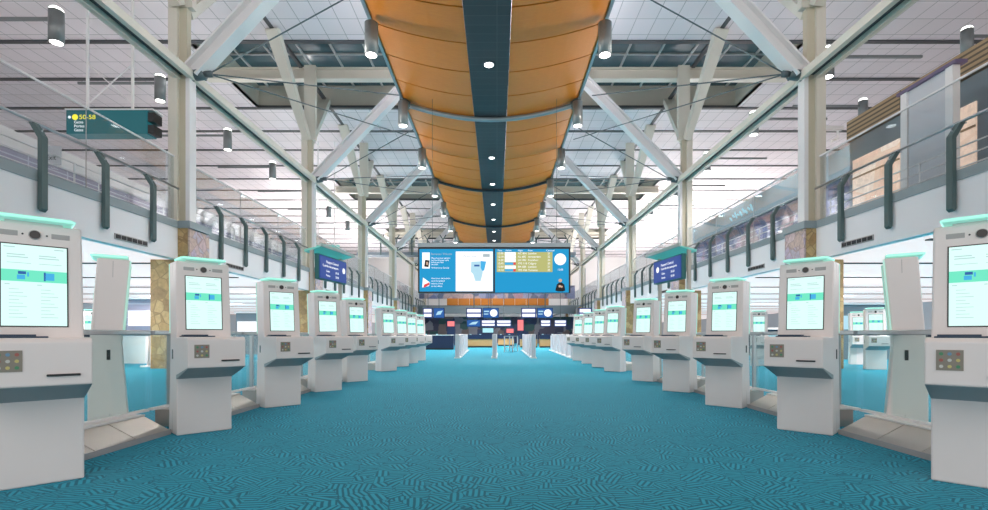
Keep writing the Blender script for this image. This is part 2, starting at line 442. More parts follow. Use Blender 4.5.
# ------------------------------------------------------------------ columns with stone piers, forks, braces and rods
def column(sx, yc, idx, side):
    label = 'cream steel column rising from a stone pier, %s from the camera on the %s side' % (ORD[idx], side)
    e = empty('steel_column', (sx*XC, yc, 0), 0, label, 'column', 'roof columns along the galleries')
    inn = -sx
    def bx(mb, a, b, *r):
        lo, hi = sorted((inn*a, inn*b)); return mb.box(lo, hi, *r)
    zn = CZ+8.35
    # shaft: outer flange, recessed web, inner flange
    bx(MB(), -.41, -.12, -.20, .20, ZE-.1, zn+2.2).build('outer_flange', 'cream', e)
    bx(MB(), -.12, .12, -.10, .12, ZE-.1, ZC).build('web', 'web', e)
    bx(MB(), .12, .25, -.17, .17, ZE+.02, zn+.1).build('inner_flange', 'white_steel', e)
    bx(MB(), -.30, .30, -.12, .12, zn+2.0, ZC).build('upper_shaft', 'cream', e)
    # pier
    bx(MB(), -.72, .42, -.55, .52, 0, ZE-.22).build('stone_pier', 'stone_gold', e)
    bx(MB(), .42, .47, -.53, .52, 0, ZE-.23).build('stone_facing', 'stone_pink', e)
    bx(MB(), -.78, .52, -.60, .58, ZE-.22, ZE).build('pier_cap', 'band', e)
    # node
    MB().tube([(inn*.2, 0, zn-.12), (inn*.62, 0, zn-.05)], .17, 12).tube([(inn*.62, 0, zn-.06), (inn*.85, 0, zn-.05)], .10, 12).build('node', 'rod', e, True)
    # knee brace toward the roof over the canopy
    MB().ibeam((inn*.30, -.02, zn), (inn*6.0, -.3, zn+5.75), .46, .5, .06).build('knee_brace', 'white_steel', e)
    # forks along the gallery
    for d in (-3.3, 3.9):
        MB().bar((-inn*.1, d*.06, zn+2.0), (-inn*.55, d, ZC), .34, .30, .62, .30, up=(0, 0, 1)).build('fork_strut', 'cream', e)
    # tie rods
    ends = [(5.85, 5.5, 10.25+CZ), (5.85, 10.7, 10.4+CZ), (5.85, .1, 11.2+CZ)]
    for a in ends:
        MB().tube([(inn*.75, 0, zn-.05), (inn*a[0], a[1], a[2])], .022, 6).build('tie_rod', 'rod', e)
    return e
for sx, side in ((-1, 'left'), (1, 'right')):
    for i, yc in enumerate(COLY): column(sx, yc, i, side)
    # twin longitudinal beam
    e = empty('gallery_beam', (sx*(XC-.05), 0, CZ+8.2), 0, 'pale twin steel beam running lengthwise between the column heads on the '+side+' side', 'beam')
    MB().box(-.30, -.14, 2, 72, -.12, .12).build('flange', 'cream', e)
    MB().box(.14, .30, 2, 72, -.12, .12).build('flange', 'cream', e)
    MB().box(-.14, .14, 2, 72, .02, .1).build('web', 'slot', e)
for i, (a, b) in enumerate(wells):
    e = empty('roof_beam', (0, a+2.55, ZC-.3), 0, 'cream roof beam spanning crosswise under the skylight, %s from the camera' % ORD[i], 'beam', 'crosswise roof beams')
    for s_ in (-1, 1):
        MB().ibeam((s_*2.6, 0, 0), (s_*15.6, 0, 0), .42, .62, .08).build('beam_half', 'cream', e)
        

# ------------------------------------------------------------------ suspended wooden canopy
cx0 = -.28; HWc = 3.72; ZED = CZ+10.12; ZMID = CZ+9.42
SEAM = BAY/6
def canz(u):    # u in -1..1
    return ZMID+(ZED-ZMID)*(abs(u)**1.9)
can = empty('suspended_canopy', (cx0, 0, ZMID), 0, 'long curved orange wood ceiling canopy with a black centre strip', 'ceiling canopy')
y_first = 21.5-SEAM*14
for s_, nm in ((-1, 'left'), (1, 'right')):
    m = MB(); yy = y_first
    while yy < 54:
        rows = []
        for yv in (yy+.03, yy+SEAM-.03):
            rows.append([(s_*(.19+.81*k/8)*HWc, yv, canz(.19+.81*k/8)-ZMID) for k in range(9)])
        m.quadstrip(rows); yy += SEAM
    m.build('wood_panels', 'wood', can, False, solid=.05)
    m = MB(); m.quadstrip([[(s_*(.19+.81*k/8)*HWc, yv, canz(.19+.81*k/8)-ZMID+.07) for k in range(9)] for yv in (y_first, 54)])
    m.build('backing', 'rib', can, True, solid=.03)
    MB().box(*sorted((s_*HWc, s_*(HWc+.10))), y_first, 54, ZED-ZMID-.08, ZED-ZMID+.12).build('edge_rail', 'ribsteel', can)
MB().box(-.69, .69, y_first, 54, -.04, .04).build('centre_strip', 'strip', can)
for k in range(-1, 4):
    yy = 21.5+BAY*k
    if yy < 8 or yy > 54: continue
    pts = [(u*(HWc+.05), yy, canz(u)-ZMID-.16) for u in [-1+.1*j for j in range(21)]]
    a = MB().tube(pts, .10 if k < 1 else .09, 10).build('arch_rib', 'ribsteel' if k == 0 else 'rib', can, True)
    for s_ in (-1, 1):
        MB().tube([(s_*(HWc-.05), yy, ZED-ZMID-.35), (s_*(HWc-.05), yy, ZED-ZMID+.1)], .24, 14).build('hub', 'rod', a, True)
# downlights recessed in the strip
for k, yy in enumerate([17.3, 26.4, 31.0, 35.8, 40.5, 45.2, 49.5]):
    h = 0
    r = .15 if k == 0 else .14
    rg = MB().tube([(0, yy, -.045), (0, yy, -.075)], r+.04, 20).build('downlight_ring', 'ribsteel', can, True)
    MB().tube([(0, yy, -.076), (0, yy, -.085)], r, 20).build('lens', emat('downlight_bright', (1., 1., 1.), 14.) if k == 0 else 'lamp_on', rg)

# ------------------------------------------------------------------ cylinder pendants
def lamp_proto(name, label):
    e = empty(name, (0, 0, 0), 0, label, 'lamp')
    MB().tube([(0, 0, -.5), (0, 0, .5)], .21, 20).build('housing', 'lampbody', e, True)
    MB().tube([(0, 0, -.515), (0, 0, -.5)], .17, 20).build('lens', 'lamp_on', e)
    MB().bar((0, 0, .3), (.0, 0, .3), .1, .1) if False else None
    return e
def lamp_or_fill_spot(loc, power, up=False, size=2.2, col=(1, .97, .92)):
    l = bpy.data.lights.new('lamp_or_fill_spot', 'SPOT'); l.energy = power; l.spot_size = size; l.spot_blend = .6
    l.shadow_soft_size = .17; l.color = col
    o = bpy.data.objects.new('lamp_or_fill_spot', l); COL.objects.link(o); o.location = loc
    if up: o.rotation_euler = (PI, 0, 0)
    return o
edge_lamp = lamp_proto('cylinder_downlight', '')
MB().bar((0, 0, .35), (0, 0, .6), .06, .06).build('hanger', 'rod', edge_lamp)
wall_lamp = lamp_proto('cylinder_lamp', '')
MB().tube([(0, 0, .5), (0, 0, .56), (0, 0, .60)], .21, 20, r2=.14).build('upper_lens', 'lamp_on', wall_lamp, True)
MB().bar((0, 0, .25), (3.5, 0, .25), .09, .09).build('arm', 'lampbody', wall_lamp)
first = True
for sx, side in ((-1, 'left'), (1, 'right')):
    for k in range(7):
        yy = 15.8+5.35*k
        o = edge_lamp if first else copy_tree(edge_lamp); first = False
        o.location = (cx0+sx*(HWc-.03), yy, CZ+9.35)
        o['label'] = 'grey cylinder downlight at the %s edge of the wooden canopy, %s from the camera' % (side, ORD[k])
        o['category'] = 'lamp'; o['group'] = 'cylinder downlights along the canopy edges'
        lamp_or_fill_spot((o.location.x, yy, CZ+9.35-.56), 900)
first = True
for sx, side, X_, Y0, n in ((-1, 'left', 14.1, 16.0, 7), (1, 'right', 12.3, 18.6, 6)):
    for k in range(n):
        yy = Y0+5.35*k
        o = wall_lamp if first else copy_tree(wall_lamp); first = False
        o.location = (sx*X_*(1.02 if sx < 0 and k else 1), yy, CZ+((9.86, 10.5, 10.4, 10.5)[min(k, 3)] if sx < 0 else 10.1)); o.rotation_euler = (0, 0, 0 if sx > 0 else PI)
        o['label'] = 'grey cylinder lamp on a horizontal arm above the %s gallery, %s from the camera' % (side, ORD[k])
        o['category'] = 'lamp'; o['group'] = 'cylinder lamps above the galleries'
        lamp_or_fill_spot((sx*X_, yy, CZ+10.0-.58), 1100)
        lamp_or_fill_spot((sx*X_, yy, CZ+10.0+.68), 60, True, 2.6)
o = copy_tree(wall_lamp); o.location = (18.8, 20, CZ+11.7); o.rotation_euler = (0, 0, 0)
o['label'] = 'grey cylinder lamp above the frosted screen at the upper right corner'; o['category'] = 'lamp'; o['group'] = 'cylinder lamps above the galleries'
o = copy_tree(wall_lamp); o.location = (18.3, 25, CZ+11.2)
o['label'] = 'small grey cylinder lamp left of the frosted screen, above the slatted wall'; o['category'] = 'lamp'; o['group'] = 'cylinder lamps above the galleries'

# ------------------------------------------------------------------ kiosks
def make_kiosk():
    e = empty('kiosk')
    def hw(z): return .26 if z < 1.0 else .26-.008*(z-1.0)/.8
    prof = [(0, 0), (.34, 0), (.27, .95), (.34, 1.80), (.075, 1.80), (.02, 1.01), (0, .95)]
    MB().prism(prof, lambda p, s_: ((-1 if s_ == 0 else 1)*hw(p[1]), p[0], p[1])).build('body', 'kiosk', e, bevel=.012)
    bp = [(-.42, .71), (-.42, .985), (-.40, 1.01), (.03, 1.01), (.03, .62), (0, .62)]
    MB().prism(bp, lambda p, s_: ((-1 if s_ == 0 else 1)*.262, p[0], p[1])).build('shelf_box', 'kiosk', e, bevel=.008)
    MB().prism([(-.417, .706), (-.0, .58), (.02, .58), (.02, .64), (-.0, .66), (-.405, .712)], lambda p, s_: ((-1 if s_ == 0 else 1)*.2605, p[0], p[1])).build('underside', 'kiosk_under', e)
    # front plane of the head
    A = Vector((0, .02, 1.01)); B = Vector((0, .075, 1.80)); t = (B-A).normalized(); n = Vector((0, -t.z, t.y))
    def P(x, s, d): return tuple(A+t*s+n*d+Vector((x, 0, 0)))
    def pb(x0, x1, s0, s1, d0, d1): return MB().hexa([P(x0,s0,d0),P(x1,s0,d0),P(x1,s0,d1),P(x0,s0,d1),P(x0,s1,d0),P(x1,s1,d0),P(x1,s1,d1),P(x0,s1,d1)])
    bz = pb(-.175, .175, .075, .645, -.01, .004).build('bezel', 'black', e)
    sc = pb(-.167, .167, .083, .637, .002, .006).build('screen', 'screen', e)
    pb(-.167, .167, .385, .465, .0055, .0072).build('green_banner', 'banner', sc)
    m = MB()
    def add(mb, x0, x1, s0, s1, d0=.0068, d1=.0085):
        mb.hexa([P(x0,s0,d0),P(x1,s0,d0),P(x1,s0,d1),P(x0,s0,d1),P(x0,s1,d0),P(x1,s1,d0),P(x1,s1,d1),P(x0,s1,d1)])
    add(m, .05, .10, .40, .45); add(m, -.09, -.05, .40, .43); add(m, -.04, -.03, .42, .45)
    m.build('blue_icon', 'sblue', sc)
    m = MB(); add(m, .045, .055, .395, .455); add(m, -.085, -.045, .435, .455); m.build('navy_icon', 'snavy', sc)
    m = MB()
    add(m, -.155, -.10, .615, .622, .0055, .0065); add(m, .10, .15, .615, .622, .0055, .0065)
    for x0 in (-.14, .02):
        add(m, x0, x0+.09, .565, .572, .0055, .0065); add(m, x0, x0+.105, .548, .555, .0055, .0065)
        add(m, x0, x0+.12, .51, .514, .0055, .0065)
        add(m, x0-.01, x0+.015, .362, .368, .0055, .0065)
        for q in range(9): add(m, x0+.01, x0+.06+.02*((q*7) % 3), .33-q*.024, .334-q*.024, .0055, .0065)
    m.build('text_lines', 'stext', sc)
    cam = MB().tube([P(0, .715, -.005), P(0, .715, .012)], .028, 20).build('camera_lens', 'lens', e)
    MB().tube([P(0, .715, -.004), P(0, .715, .006)], .033, 20).build('lens_ring', 'vent', cam)
    m = MB(); 
    for x in (-.062, .062): m.tube([P(x, .715, -.005), P(x, .715, .004)], .006, 8)
    m.build('sensor', 'black', e)
    for s_ in (-1, 1):
        pb(*sorted((s_*.085, s_*.185)), .698, .735, -.005, .002).build('speaker_vent', 'vent', e, bevel=.004)
    # light bar
    lb = MB().box(-.205, .205, .03, .33, 1.815, 1.85).build('light_bar', 'teal_light', e, bevel=.016)
    MB().tube([(-.205, .32, 1.835), (-.207, .06, 1.835), (-.19, .025, 1.835), (.19, .025, 1.835), (.207, .06, 1.835), (.205, .32, 1.835)], .011, 8).build('bright_rim', 'teal_rim', lb, True)
    MB().box(-.15, .15, .09, .31, 1.79, 1.82).build('bar_mount', 'kiosk', e)
    for s_ in (-1, 1):
        MB().hexa([(s_*.263, .278, 1.05), (s_*.25, .278, 1.05), (s_*.25, .294, 1.05), (s_*.263, .294, 1.05),
                   (s_*.256, .338, 1.79), (s_*.244, .338, 1.79), (s_*.244, .354, 1.79), (s_*.256, .354, 1.79)]).build('edge_light', 'edge_glow', e)
        MB().box(*sorted((s_*.258, s_*.264)), .15, .18, .78, .88).build('side_slot', 'black', e)
        MB().hexa([(s_*.2585, .17, .02), (s_*.261, .17, .02), (s_*.261, .174, .02), (s_*.2585, .174, .02),
                   (s_*.2505, .20, 1.78), (s_*.253, .20, 1.78), (s_*.253, .204, 1.78), (s_*.2505, .204, 1.78)]).build('side_seam', 'vent', e)
    # tray, plate, slot
    MB().box(-.235, .06, -.13, .005, 1.01, 1.022).box(-.22, .0, -.11, -.0, 1.02, 1.034).build('document_pad', 'pad', e, bevel=.003)
    pl = MB().box(-.205, -.075, -.425, -.419, .805, .935).build('symbol_plate', 'plate', e)
    cols = [('green', (.05, .35, .12)), ('orange', (.75, .35, .05)), ('red', (.5, .06, .05)), ('blue', (.1, .3, .6)), ('yellow', (.8, .65, .1)), ('white', (.7, .7, .66))]
    spots = [(0, 0, 5), (1, 0, 4), (2, 0, 0), (0, 1, 2), (1, 1, 5), (2, 1, 4), (0, 2, 0), (1, 2, 3), (2, 2, 2)]
    for c in range(6):
        m = MB()
        for (i, j, q) in spots:
            if q == c: m.disc((-.18+i*.04, -.426, .83+j*.04), .0105, (0, 1, 0), 10)
        m.build('%s_symbols' % cols[c][0], KM[c], pl)
    MB().box(.035, .20, -.437, -.417, .768, .782).build('receipt_slot', 'black', e, bevel=.003)
    MB().box(-.2, .2, .02, .32, -.0, .012).build('foot', 'vent', e)
    return e
KM = [mat('symbol_green', (.08, .28, .14), .5), mat('symbol_orange', (.55, .35, .14), .5), mat('symbol_red', (.4, .12, .1), .5), mat('symbol_blue', (.15, .3, .45), .5), mat('symbol_yellow', (.6, .52, .2), .5), mat('symbol_white', (.6, .6, .56), .5)]
kp = make_kiosk(); used = [False]
def place(x, y, rz, label, group, z=0):
    o = copy_tree(kp) if used[0] else kp; used[0] = True
    o.location = (x, y, z); o.rotation_euler = (0, 0, rz)
    o['label'] = label; o['category'] = 'kiosk'; o['group'] = group
    return o
LY = [3.6, 5.47, 7.4, 9.36, 11.25, 14.5, 16.5, 18.4, 20.4]
RY = [3.55, 5.47, 7.36, 9.26, 11.35, 14.3, 16.15, 18.1, 20.3]
A45 = math.radians(45)
for i, y in enumerate(LY):
    place(-2.9-.184-(.07 if i == 0 else 0), y-.184, A45, 'white kiosk with lit screen, %s from the camera in the left row' % ORD[i], 'kiosks in the left row')
for i, y in enumerate(RY):
    place(3.06+.184+(.02 if i == 0 else 0), y-.184, -A45, 'white kiosk with lit screen, %s from the camera in the right row' % ORD[i], 'kiosks in the right row')
place(-4.20, 5.15, math.radians(-54), 'white kiosk turned away, seen from its side between the two nearest left kiosks', 'kiosks turned to the next aisle')
place(4.33, 5.05, math.radians(54), 'white kiosk turned away, seen from its side between the two nearest right kiosks', 'kiosks turned to the next aisle')
for (x, y, l) in ((11.3, 14.9, 'white kiosk far under the right gallery, framed between the nearest kiosk and its neighbour'),
                  (8.7, 16.6, 'white kiosk under the right gallery, seen between the second and third right kiosks'),
                  (12.6, 17.4, 'white kiosk behind the farther one under the right gallery, half hidden by it')):
    place(x, y, math.radians(-25), l, 'kiosks under the galleries')
place(-12.9, 15.9, math.radians(25), 'white kiosk far under the left gallery, beside the nearest left kiosk', 'kiosks under the galleries')

# ------------------------------------------------------------------ kerbs and glass partitions between kiosks
def kerb(sx, x_out, y0, y1, label):
    e = empty('steel_kerb', (sx*x_out, y0, 0), 0, label, 'kerb', 'sloped kerbs under the kiosks')
    L = y1-y0; n = max(2, round(L/.5)); p = L/n
    for i in range(n):
        MB().prism([(0, 0), (0, .045), (.27, .19), (.45, .19), (.45, 0)], lambda q, s_: (sx*q[0], i*p+(.006 if s_ == 0 else p-.006), q[1])).build('kerb_segment', 'steel', e, bevel=.004)
    MB().box(*sorted((sx*.26, sx*.47)), 0, L, .19, .205).build('cap_strip', 'kerbtop', e)
    MB().box(*sorted((sx*-.012, sx*.0)), 0, L, 0, .05).build('skirting', 'vent', e)
    return e
for sx, x, Ys, side in ((-1, 3.40, LY, 'left'), (1, 3.56, RY, 'right')):
    kerb(sx, x, Ys[0]-1.9, Ys[0]-.30, 'metal sloped kerb in front of the nearest %s kiosk' % side)
    for i in range(8):
        if i != 4: kerb(sx, x, Ys[i]+.15, Ys[i+1]-.27, 'metal sloped kerb between the %s and %s kiosks of the %s row' % (ORD[i], ORD[i+1], side))
def partition(sx, x, y0, y1, label):
    e = empty('glass_partition', (sx*x, y0, .2), 0, label, 'partition', 'low glass partitions between kiosks')
    L = y1-y0
    MB().box(-.006, .006, .03, L-.03, .02, .83).build('glass_pane', 'tglass', e)
    MB().box(-.05, .05, 0, L, .83, .88).build('rail', 'chrome', e, bevel=.01)
    MB().box(-.022, .022, .3, .344, .005, .84).build('post', 'chrome', e)
    MB().box(-.03, .03, 0, L, .005, .03).build('base_channel', 'white_steel', e)
for sx, x, Ys, side in ((-1, 3.79, LY, 'left'), (1, 3.95, RY, 'right')):
    for i in range(8):
        if i == 4: continue
        partition(sx, x, Ys[i]+.0, Ys[i+1]-.06, 'low glass partition with steel rail between the %s and %s kiosks of the %s row' % (ORD[i], ORD[i+1], side))
    partition(sx, x, Ys[0]-1.6, Ys[0]-.06, 'low glass partition with steel rail in front of the nearest %s kiosk' % side)

# ------------------------------------------------------------------ blue post signs
def post_sign(sx, label):
    xa, ya = (-3.92 if sx < 0 else 4.07), 11.0
    xb, yb = (-3.72 if sx < 0 else 3.87), 12.35
    d = Vector((xb-xa, yb-ya, 0)); L = d.length
    e = empty('directional_sign', (xa, ya, 0), math.atan2(d.y, d.x), label, 'sign', 'blue signs over the kiosk rows')
    # local: +x along the sign; the aisle side normal
    nrm = -1 if sx < 0 else 1       # local y sign that points to the aisle
    z0, z1 = 2.27, 2.83
    MB().box(0, L, *sorted((-nrm*.0, -nrm*.10)), z0, z1).build('cabinet', 'signframe', e, bevel=.01)
    fp = MB().box(.03, L-.03, *sorted((nrm*.0, nrm*.015)), z0+.03, z1-.03).build('face', 'signblue', e)
    MB().hexa([(-.08, nrm*.14, z1+.14), (L+.12, nrm*.14, z1+.14), (L+.12, -nrm*.30, z1+.03), (-.08, -nrm*.30, z1+.03),
               (-.08, nrm*.14, z1+.17), (L+.12, nrm*.14, z1+.17), (L+.12, -nrm*.30, z1+.08), (-.08, -nrm*.30, z1+.08)]).build('canopy', 'canopyglass', e)
    MB().box(-.20, L+.12, *sorted((nrm*.13, nrm*.17)), z1+.12, z1+.19).build('canopy_edge', 'canopytop', e)
    for xx in (-.03, L-.03):
        MB().box(xx-.035, xx+.035, *sorted((-nrm*.11, -nrm*.18)), 0, z1+.1).build('post', 'post', e)
    rot = (PI/2, 0, 0) if nrm < 0 else (PI/2, 0, PI)
    def tx(body, size, u, z):     # u = distance from the reader's left
        x = u if nrm < 0 else L-u
        text('lettering', body, size, 'signwhite', fp, (x, nrm*.02, z), rot)
    if sx < 0:
        tx('Passport Control', .085, .30, 2.66); tx('Contrôle des passeports', .075, .14, 2.57)
        tx('Gates', .07, .3, 2.46); tx('Portes', .07, .3, 2.36); tx('50-58', .07, .75, 2.46); tx('50-58', .07, .75, 2.36)
        MB().disc((1.18, nrm*.02, 2.58), .07, (0, 1, 0)).build('arrow_symbol', 'signwhite', fp)
    else:
        tx('Passport Control', .085, .42, 2.66); tx('Contrôle des passeports', .075, .42, 2.57)
        tx('Gates', .07, .45, 2.46); tx('Portes', .07, .45, 2.36); tx('50-58', .07, .9, 2.46); tx('50-58', .07, .9, 2.36)
        MB().disc((L-.25, nrm*.02, 2.6), .07, (0, 1, 0)).build('arrow_symbol', 'signwhite', fp)
post_sign(-1, 'blue directional sign under a teal glass canopy behind the left kiosks')
post_sign(1, 'blue directional sign under a teal glass canopy behind the right kiosks')

# ------------------------------------------------------------------ hanging teal sign, upper left
e = empty('hanging_sign', (-11.75, 15.2, CZ+6.12), 0, 'teal hanging gate sign with yellow number and white words above the left gallery', 'sign')
b = MB().box(-1.35, 1.1, 0, .45, 0, .72).build('panel', 'tealpanel', e, bevel=.01)
MB().box(-1.38, 1.3, -.02, .47, .72, .76).build('top_cap', 'white_steel', e)
MB().box(1.12, 1.3, .02, .40, .02, .28).box(1.12, 1.3, .02, .40, .38, .66).build('end_box', 'black', e)
text('lettering', '50-58', .19, 'yellow', b, (-.95, -.01, .44), sx=1.15)
MB().disc((-1.07, -.01, .50), .09, (0, 1, 0)).build('number_badge', 'yellow', b)
MB().disc((-1.24, -.01, .50), .045, (0, 1, 0)).build('search_symbol', 'signwhite', b)
for k, w in enumerate(('Gates', 'Portes', '登机口')):
    text('lettering', w if k < 2 else 'Gates', .12, 'signwhite', b, (-1.1, -.01, .31-.12*k))
for xx in (-.80, .58): MB().box(xx-.03, xx+.03, .1, .16, .76, 5.2 if xx > 0 else 6.5).build('hanger', 'white_steel', e)
MB().bar((-.8, .13, .95), (.58, .13, 2.2), .03, .03).build('cross_brace', 'white_steel', e)
MB().bar((-.8, .13, 2.2), (.58, .13, .95), .03, .03).build('cross_brace', 'white_steel', e)

# ------------------------------------------------------------------ twin video screens
e = empty('video_wall', (0, 20, 0), 0, 'twin wide video screens hanging over the aisle, white and blue pages', 'screen')
X0, X1 = -3.16, 2.94; Z0, Z1 = 2.71, 4.55
MB().box(X0, X1, .01, .22, Z0, Z1).build('housing', 'black', e, bevel=.01)
MB().box(X0, X1, -.02, .25, Z1, Z1+.16).build('top_truss', 'ribsteel', e)
xm = (X0+X1)/2
sl = MB().box(X0+.06, xm-.04, -.0, .02, Z0+.06, Z1-.08).build('left_screen', 'screenblue', e)
sr = MB().box(xm+.03, X1-.07, -.0, .02, Z0+.02, Z1-.08).build('right_screen', 'screenblue', e)
def flat(nm, m_, par, x0, x1, z0, z1, d=-.004):
    return MB().box(x0, x1, d, d+.004, z0, z1).build(nm, m_, par)
wx = xm-.04-1.50
flat('white_page', 'screenwhite', sl, wx, xm-.06, Z0+.07, Z1-.18)
flat('photo_card', 'screenwhite', sl, X0+.17, X0+.47, Z0+.98, Z1-.22)
m = MB(); m.hexa([(X0+.25, -.010, Z0+1.06), (X0+.42, -.010, Z0+1.03), (X0+.42, -.006, Z0+1.03), (X0+.25, -.006, Z0+1.06), (X0+.29, -.010, Z0+1.33), (X0+.46, -.010, Z0+1.30), (X0+.46, -.006, Z0+1.30), (X0+.29, -.006, Z0+1.33)])
m.build('phone_picture', 'sblack', sl)
flat('face_picture', 'sskin', sl, X0+.33, X0+.40, Z0+1.12, Z0+1.24, -.012)
m = MB(); m.prism([(X0+.17, Z0+.22), (X0+.20, Z0+.62), (X0+.48, Z0+.42), (X0+.44, Z0+.28)], lambda p, s_: (p[0], -.006+.003*s_, p[1])); m.build('card_picture', 'screenwhite', sl)
m = MB(); m.prism([(X0+.22, Z0+.20), (X0+.24, Z0+.33), (X0+.46, Z0+.43), (X0+.46, Z0+.33)], lambda p, s_: (p[0], -.010+.003*s_, p[1])); m.build('red_stripe', 'sred', sl)
text('heading', 'Bienvenue / Welcome', .125, 'sgrey', sl, (X0+.52, -.006, Z1-.32), sx=.75)
for k, w in enumerate(('Please have your passport', 'and boarding pass ready', 'before you reach', 'the kiosk')):
    text('lettering', w, .085, 'signwhite', sl, (X0+.53, -.006, Z1-.47-.085*k), sx=.85)
text('lettering', 'Welcome to Canada', .085, 'signwhite', sl, (X0+.53, -.006, Z1-.86), sx=1.)
for k, w in enumerate(('Have your declaration', 'card completed', 'before arrival', 'to the officer')):
    text('lettering', w, .085, 'signwhite', sl, (X0+.53, -.006, Z0+.56-.105*k), sx=1.)
text('heading', 'Welcome', .14, 'sgrey', sl, (wx+.28, -.008, Z1-.42))
flat('crest', 'sgrey', sl, xm-.45, xm-.18, Z1-.40, Z1-.28, -.008)
m = MB(); m.prism([(wx+.62, Z0+1.25), (wx+.60, Z0+.85), (wx+.70, Z0+.75), (wx+.78, Z0+.48), (wx+1.0, Z0+.48), (wx+1.08, Z0+.8), (wx+1.08, Z0+1.27)], lambda p, s_: (p[0], -.010+.003*s_, p[1])); m.build('kiosk_picture', 'spale', sl)
m = MB(); m.prism([(wx+1.0, Z0+1.28), (wx+1.0, Z0+1.0), (wx+1.06, Z0+.88), (wx+1.14, Z0+.9), (wx+1.22, Z0+1.26)], lambda p, s_: (p[0], -.014+.003*s_, p[1])); m.build('blue_flap_picture', 'sblue', sl)
flat('display_picture', 'snavy', sl, wx+.74, wx+.95, Z0+1.06, Z0+1.13, -.015)
# right screen
tx0, tx1 = xm+.10, xm+2.33; tz0, tz1 = Z0+.84, Z1-.20
flat('flight_table', 'sgold', sr, tx0, tx1, tz0, tz1)
rh = (tz1-tz0)/6
for r_ in range(6):
    z_ = tz1-rh*(r_+1)
    if r_ in (3, 5):
        flat('airline_cell', 'sblue', sr, tx0+.32, tx0+.68, z_+.02, z_+rh-.02, -.008); flat('airline_mark', 'sred', sr, tx0+.66, tx0+.76, z_+.02, z_+rh-.02, -.009)
    else: flat('airline_cell', 'screenwhite', sr, tx0+.32, tx0+.76, z_, z_+rh-.01, -.008)
    text('lettering', ['12:05', '12:10', '12:30', '12:45', '13:00', '13:10'][r_], .11, 'signwhite', sr, (tx0+.03, -.008, z_+.04))
    text('lettering', ['AC 854', 'KL 682', 'LH 492', 'WS 118', 'BA 085', 'WS 436'][r_], .11, 'signwhite', sr, (tx0+.85, -.008, z_+.04))
    text('lettering', ['London', 'Amsterdam', 'Frankfurt', 'Calgary', 'London', 'Toronto'][r_], .11, 'signwhite', sr, (tx0+1.25, -.008, z_+.04))
    text('lettering', ['21', '22', '24', '23', '21', '25'][r_], .11, 'signwhite', sr, (tx0+2.03, -.008, z_+.04))
for u_, w in ((.03, 'Time'), (.35, 'Airline'), (.85, 'Flight'), (1.25, 'From'), (1.98, 'Carousel')):
    text('heading', w, .09, 'signwhite', sr, (tx0+u_, -.006, tz1+.03))
ck = MB().disc((xm+2.64, -.004, Z0+1.35), .235, (0, 1, 0), 32).build('clock_face', 'screenwhite', sr)
m = MB()
for k in range(12):
    a = k*PI/6; m.bar((xm+2.64+.17*math.cos(a), -.009, Z0+1.35+.17*math.sin(a)), (xm+2.64+.20*math.cos(a), -.009, Z0+1.35+.20*math.sin(a)), .012, .003)
m.bar((xm+2.64, -.009, Z0+1.35), (xm+2.74, -.009, Z0+1.41), .012, .003); m.bar((xm+2.64, -.009, Z0+1.35), (xm+2.60, -.009, Z0+1.19), .012, .003)
m.build('clock_hands', 'sgrey', ck)
text('lettering', '12:05', .10, 'signwhite', sr, (xm+2.53, -.006, Z0+.90))
m = MB(); m.prism([(xm+2.44, Z0+.10), (xm+2.50, Z0+.34), (xm+2.60, Z0+.42), (xm+2.70, Z0+.42), (xm+2.80, Z0+.34), (xm+2.84, Z0+.10), (xm+2.74, Z0+.06), (xm+2.54, Z0+.06)], lambda p, s_: (p[0], -.007+.003*s_, p[1])); m.build('interpreter_jacket_picture', 'sblack', sr)
MB().disc((xm+2.64, -.008, Z0+.50), .07, (0, 1, 0)).build('interpreter_head_picture', 'sskin', sr)
MB().disc((xm+2.62, -.012, Z0+.27), .05, (0, 1, 0)).disc((xm+2.70, -.012, Z0+.25), .04, (0, 1, 0)).build('interpreter_hands_picture', 'sskin', sr)
for xx in (-2.6, 2.4): MB().tube([(xx, .12, Z1+.1), (xx, .12, CZ+9.5)], .007, 6).build('hanger', 'rod', e)

# ------------------------------------------------------------------ hall end
struct(MB().box(-34, 34, YEND, YEND+.3, 0, ZC).build('wall_back', 'whitewall'), 'pale wall at the far end of the hall')
struct(MB().box(-9.7, 9.7, 62, 62.3, 0, 3.3).build('wall_end_lower', 'darkwall'), 'dark busy wall at the end of the aisle')
e = empty('wood_bulkhead', (0, 60, 3.6), 0, 'orange wood panel bulkhead across the end of the aisle', 'panel')
for k in range(9): MB().box(-6+k*1.36, -6+k*1.36+1.32, 0, .2, 1.0, 1.82).build('wood_panel', 'wood', e)
MB().box(-9.4, 9.4, .1, .5, 0, 1.0).build('lower_beam', 'slate', e)
MB().box(-9.4, 9.4, .3, .5, 1.82, 3.4).build('mural_band', 'muralwall', e)
# bridge
e = empty('cross_bridge', (0, 57, CZ+9.2), 0, 'grey bridge with curved brackets crossing the hall behind the video screens', 'bridge')
MB().box(-16, 9, 0, 1.5, -.1, .25).build('deck', 'slate', e)
MB().box(-16, 9, -.02, .03, .25, 1.5).build('glass_front', 'glass', e)
MB().box(-16, 9, -.05, .05, 1.5, 1.56).build('top_rail', 'ribsteel', e)
for k in range(14):
    x = -15+1.77*k
    MB().bar((x, -.1, -.1), (x, -.1, 1.7), .14, .1).bar((x, -.1, 1.65), (x+.35, -.1, 2.2), .1, .1).bar((x, -.1, 1.65), (x-.35, -.1, 2.2), .1, .1).build('bracket', 'bracket', e)

